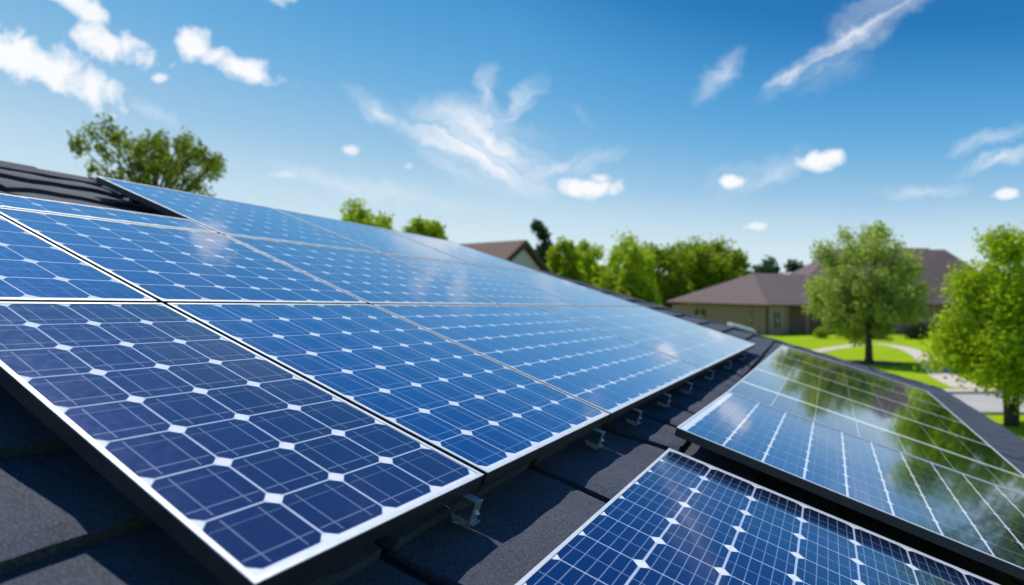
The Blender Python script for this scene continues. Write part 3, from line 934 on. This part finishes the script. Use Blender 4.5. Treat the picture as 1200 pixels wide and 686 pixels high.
# ------------------------------------------------------------------ long house
def wall_box(parent, name, p, q, z0, z1, th, mat):
    """upright wall slab from p to q (thickness behind, to the left of p->q)"""
    p, q = Vector(p), Vector(q)
    d = (q - p).normalized(); s = Vector((-d.y, d.x, 0)) * th
    mb = MB()
    b = [p, q, q + s, p + s]
    mb.hexa([Vector((v.x, v.y, z0)) for v in b], [Vector((v.x, v.y, z1)) for v in b])
    return mb.build(name, mat, parent)
def roof_poly(parent, faces, mat, th=.18):
    mb = MB()
    for f in faces:
        mb.poly(f)
    r = mb.build('roof', mat, parent)
    sol = r.modifiers.new('thickness', 'SOLIDIFY'); sol.thickness = th; sol.offset = -1
    return r
def z_at(y, d): return at(600, y, d).z

lh = empty('house', (40, 90, 0), 'long single storey house with mauve brown hipped roofs across the lawn', 'house', None)
A = Vector((.905, .423, 0)).normalized(); B = Vector((-A.y, A.x, 0))     # A into the house, B away along the left face
K = Vector((31.9, 80, 0)); K.x = (899 - 600) / FPX * 80
ez = z_at(357.5, 80)
def KP(a, b, z=0): p = K + A * a + B * b; return Vector((p.x, p.y, z))
rz = z_at(320, 92)
LF = 19.9
r1, r2 = KP(8, LF / 2, rz), KP(15.5, LF / 2, rz)
f = [[KP(0, LF, ez + .5), KP(0, 0, ez), r1], [KP(0, 0, ez), KP(8.2, 0, ez), r2, r1], [r2, KP(22, LF / 2, rz), KP(22, LF, ez + .5), KP(0, LF, ez + .5), r1], [KP(8.2, 0, ez), KP(22, 3, ez), KP(22, LF / 2, rz), r2]]
roof_poly(lh, f, M['shingle'])
w1 = wall_box(lh, 'wall', KP(.7, LF - .7), KP(.7, .7), 0, ez + .05, .3, M['siding']); 
w2 = wall_box(lh, 'wall', KP(.7, .7), KP(4.2, .7), 0, ez - .02, .3, M['beige'])
w3 = wall_box(lh, 'wall', KP(4.2, .7), KP(4.2, 5.4), 0, ez - .02, .3, M['beige'])
w4 = wall_box(lh, 'wall', KP(4.4, 4.6), KP(20, 4.6), 0, ez - .02, .3, M['brick_taupe'])
# windows, downpipe, door
def window(wall, p, d, w, z0, z1, out_):
    mb = MB()
    c = Vector((p.x, p.y, (z0 + z1) / 2)) + out_ * .03
    mb.box(c, d * (w / 2 + .07), out_ * .04, Vector((0, 0, (z1 - z0) / 2 + .07)))
    mb2 = MB()
    mb2.box(c + out_ * .03, d * (w / 2), out_ * .02, Vector((0, 0, (z1 - z0) / 2)))
    mb3 = MB()
    mb3.box(c + out_ * .055, d * .03, out_ * .012, Vector((0, 0, (z1 - z0) / 2)))
    mb3.box(c + out_ * .055, d * (w / 2), out_ * .010, Vector((0, 0, .03)))
    o = mb.build('window', M['brick_taupe'], wall.parent)
    sub(mb2, 'pane', M['glass'], o); sub(mb3, 'glazing_bar', M['white'], o)
window(w1, KP(.7, 12.9), B, 2.3, 1.2, 3.2, -A)
window(w1, KP(.7, 3.4), B, .35, .2, 3.6, -A)
window(w2, KP(2.4, .7), A, .9, .9, 2.9, -B)
mb = MB(); mb.tube([KP(.5, .45, 0), KP(.5, .45, ez - .1)], [.09, .09], 8); mb.build('downpipe', M['blackmetal'], lh)
mb = MB(); mb.box(KP(6.5, 4.5, 1.15), A * .55, B * .06, Vector((0, 0, 1.1))); d_ = mb.build('door', M['glass'], lh)
mb = MB(); mb.box(KP(6.9, 4.4, 1.1), A * .03, B * .04, Vector((0, 0, .09))); sub(mb, 'handle', M['silver'], d_)
for a in (4.4, 8.0):
    mb = MB(); mb.box(KP(a, .9, ez / 2), A * .14, B * .14, Vector((0, 0, ez / 2 - .05))); mb.build('porch_column', M['beige'], lh)
# middle block
def X(px, d): return (px - 600) / FPX * d
mz0 = z_at(337, 96); mzr = z_at(291, 104)
m0, m1, m2, m3 = Vector((X(932, 96), 96, mz0)), Vector((X(1030, 92), 92, mz0)), Vector((X(1040, 116), 116, mz0)), Vector((X(888, 118), 118, mz0))
mr0, mr1 = Vector((X(984, 105), 105, mzr)), Vector((X(1090, 104), 104, mzr))
b1, b2 = Vector((X(1100, 92), 92, mz0)), Vector((X(1100, 118), 118, mz0))
roof_poly(lh, [[m0, b1, mr1, mr0], [b2, m3, mr0, mr1], [m3, m0, mr0]], M['shingle'])
wall_box(lh, 'wall', Vector((X(945, 98), 98, 0)), Vector((X(1030, 95), 95, 0)), 0, mz0, .3, M['brick_taupe'])
# right block with lower eave
ezr = z_at(357, 84)
mzr2 = z_at(292, 95)
c0, c1 = Vector((X(1010, 84), 84, ezr)), Vector((X(1210, 86), 86, ezr))
c2, c3 = Vector((X(1205, 108), 108, ezr)), Vector((X(1005, 108), 108, ezr))
q0, q1 = Vector((X(1062, 96), 96, mzr2)), Vector((X(1108, 96), 96, mzr2))
roof_poly(lh, [[c0, c1, q1, q0], [c1, c2, q1], [c2, c3, q0, q1], [c3, c0, q0]], M['shingle'])
w5 = wall_box(lh, 'wall', Vector((X(1018, 85), 85, 0)), Vector((X(1202, 87), 87, 0)), 0, ezr, .3, M['brick_taupe'])
for px in (1045, 1072, 1125, 1165):
    window(w5, Vector((X(px, 85.3), 85.2 + (px - 1018) * .011, 0)), Vector((1, .01, 0)).normalized(), 1.5, 1.0, 2.7, Vector((0, -1, 0)))
shrub(960, 74, 34, 1.2, 'round sunlit green shrub beside the house entrance', F['mid'])
for i, (px, w, h, lb) in enumerate(((1000, 40, 1.7, 'dark clipped shrub left of the pale tree trunk'), (1035, 44, 2.1, 'tallest dark shrub behind the pale tree trunk'), (1068, 40, 1.9, 'dark shrub midway between the pale tree and the lime tree'), (1100, 40, 1.8, 'dark shrub right behind the bend of the path'))):
    shrub(px, 72, w, h, lb, F['dark'], n=2200)
# mulch ring under the pale tree
t0 = gp(1020, 425)
sheet('mulch_bed', [t0 + Vector((math.cos(a) * 1.9, math.sin(a) * 1.9, 0)) for a in [2 * math.pi * i / 24 for i in range(24)]], .009, M['mulch'])

# ------------------------------------------------------------------ gable house
gh = empty('house', (0, 50, 0), 'small house with brown gable roof and pale gable wall behind the panels', 'house', None)
apex = at(612, 284, 45)
rd = Vector((-.85, .53, 0)).normalized(); pd = Vector((.53, .85, 0)).normalized()
HW = 4.2; DZ = 2.45
far_ = apex + rd * 11
en, ef = apex - pd * HW - Vector((0, 0, DZ)), apex + pd * HW - Vector((0, 0, DZ))
en2, ef2 = en + rd * 11, ef + rd * 11
ov = rd * -.35
roof_poly(gh, [[en + ov, apex + ov, far_, en2][::-1], [apex + ov, ef + ov, ef2, far_][::-1]], M['shingle2'], .16)
mb = MB()
gi = lambda v: Vector((v.x, v.y, 0))
i = pd * .4; dz = Vector((0, 0, .30))
mb.poly([gi(en + i), gi(ef - i), ef - i - dz * .2, apex - dz, en + i - dz * .2])
mb.poly([gi(en2 + i), gi(en + i), en + i - dz * .2, en2 + i - dz * .2])
mb.poly([gi(ef - i), gi(ef2 - i), ef2 - i - dz * .2, ef - i - dz * .2])
mb.poly([gi(ef2 - i), gi(en2 + i), en2 + i - dz * .2, far_ - dz, ef2 - i - dz * .2])
mb.build('wall', plain('pale_grey_render', (.58, .53, .64), (.52, .47, .58), 1.2, .85), gh)
mb = MB()
for a_, b_ in ((en, apex), (apex, ef)):
    d = (b_ - a_); up = Vector((0, 0, 1))
    mb.box((a_ + b_) / 2 + ov * 1.05 - up * .14, d / 2, rd * .03, up * .14)
mb.build('verge_board', plain('dark_brown_paint', (.06, .035, .028), None, 4, .6), gh)
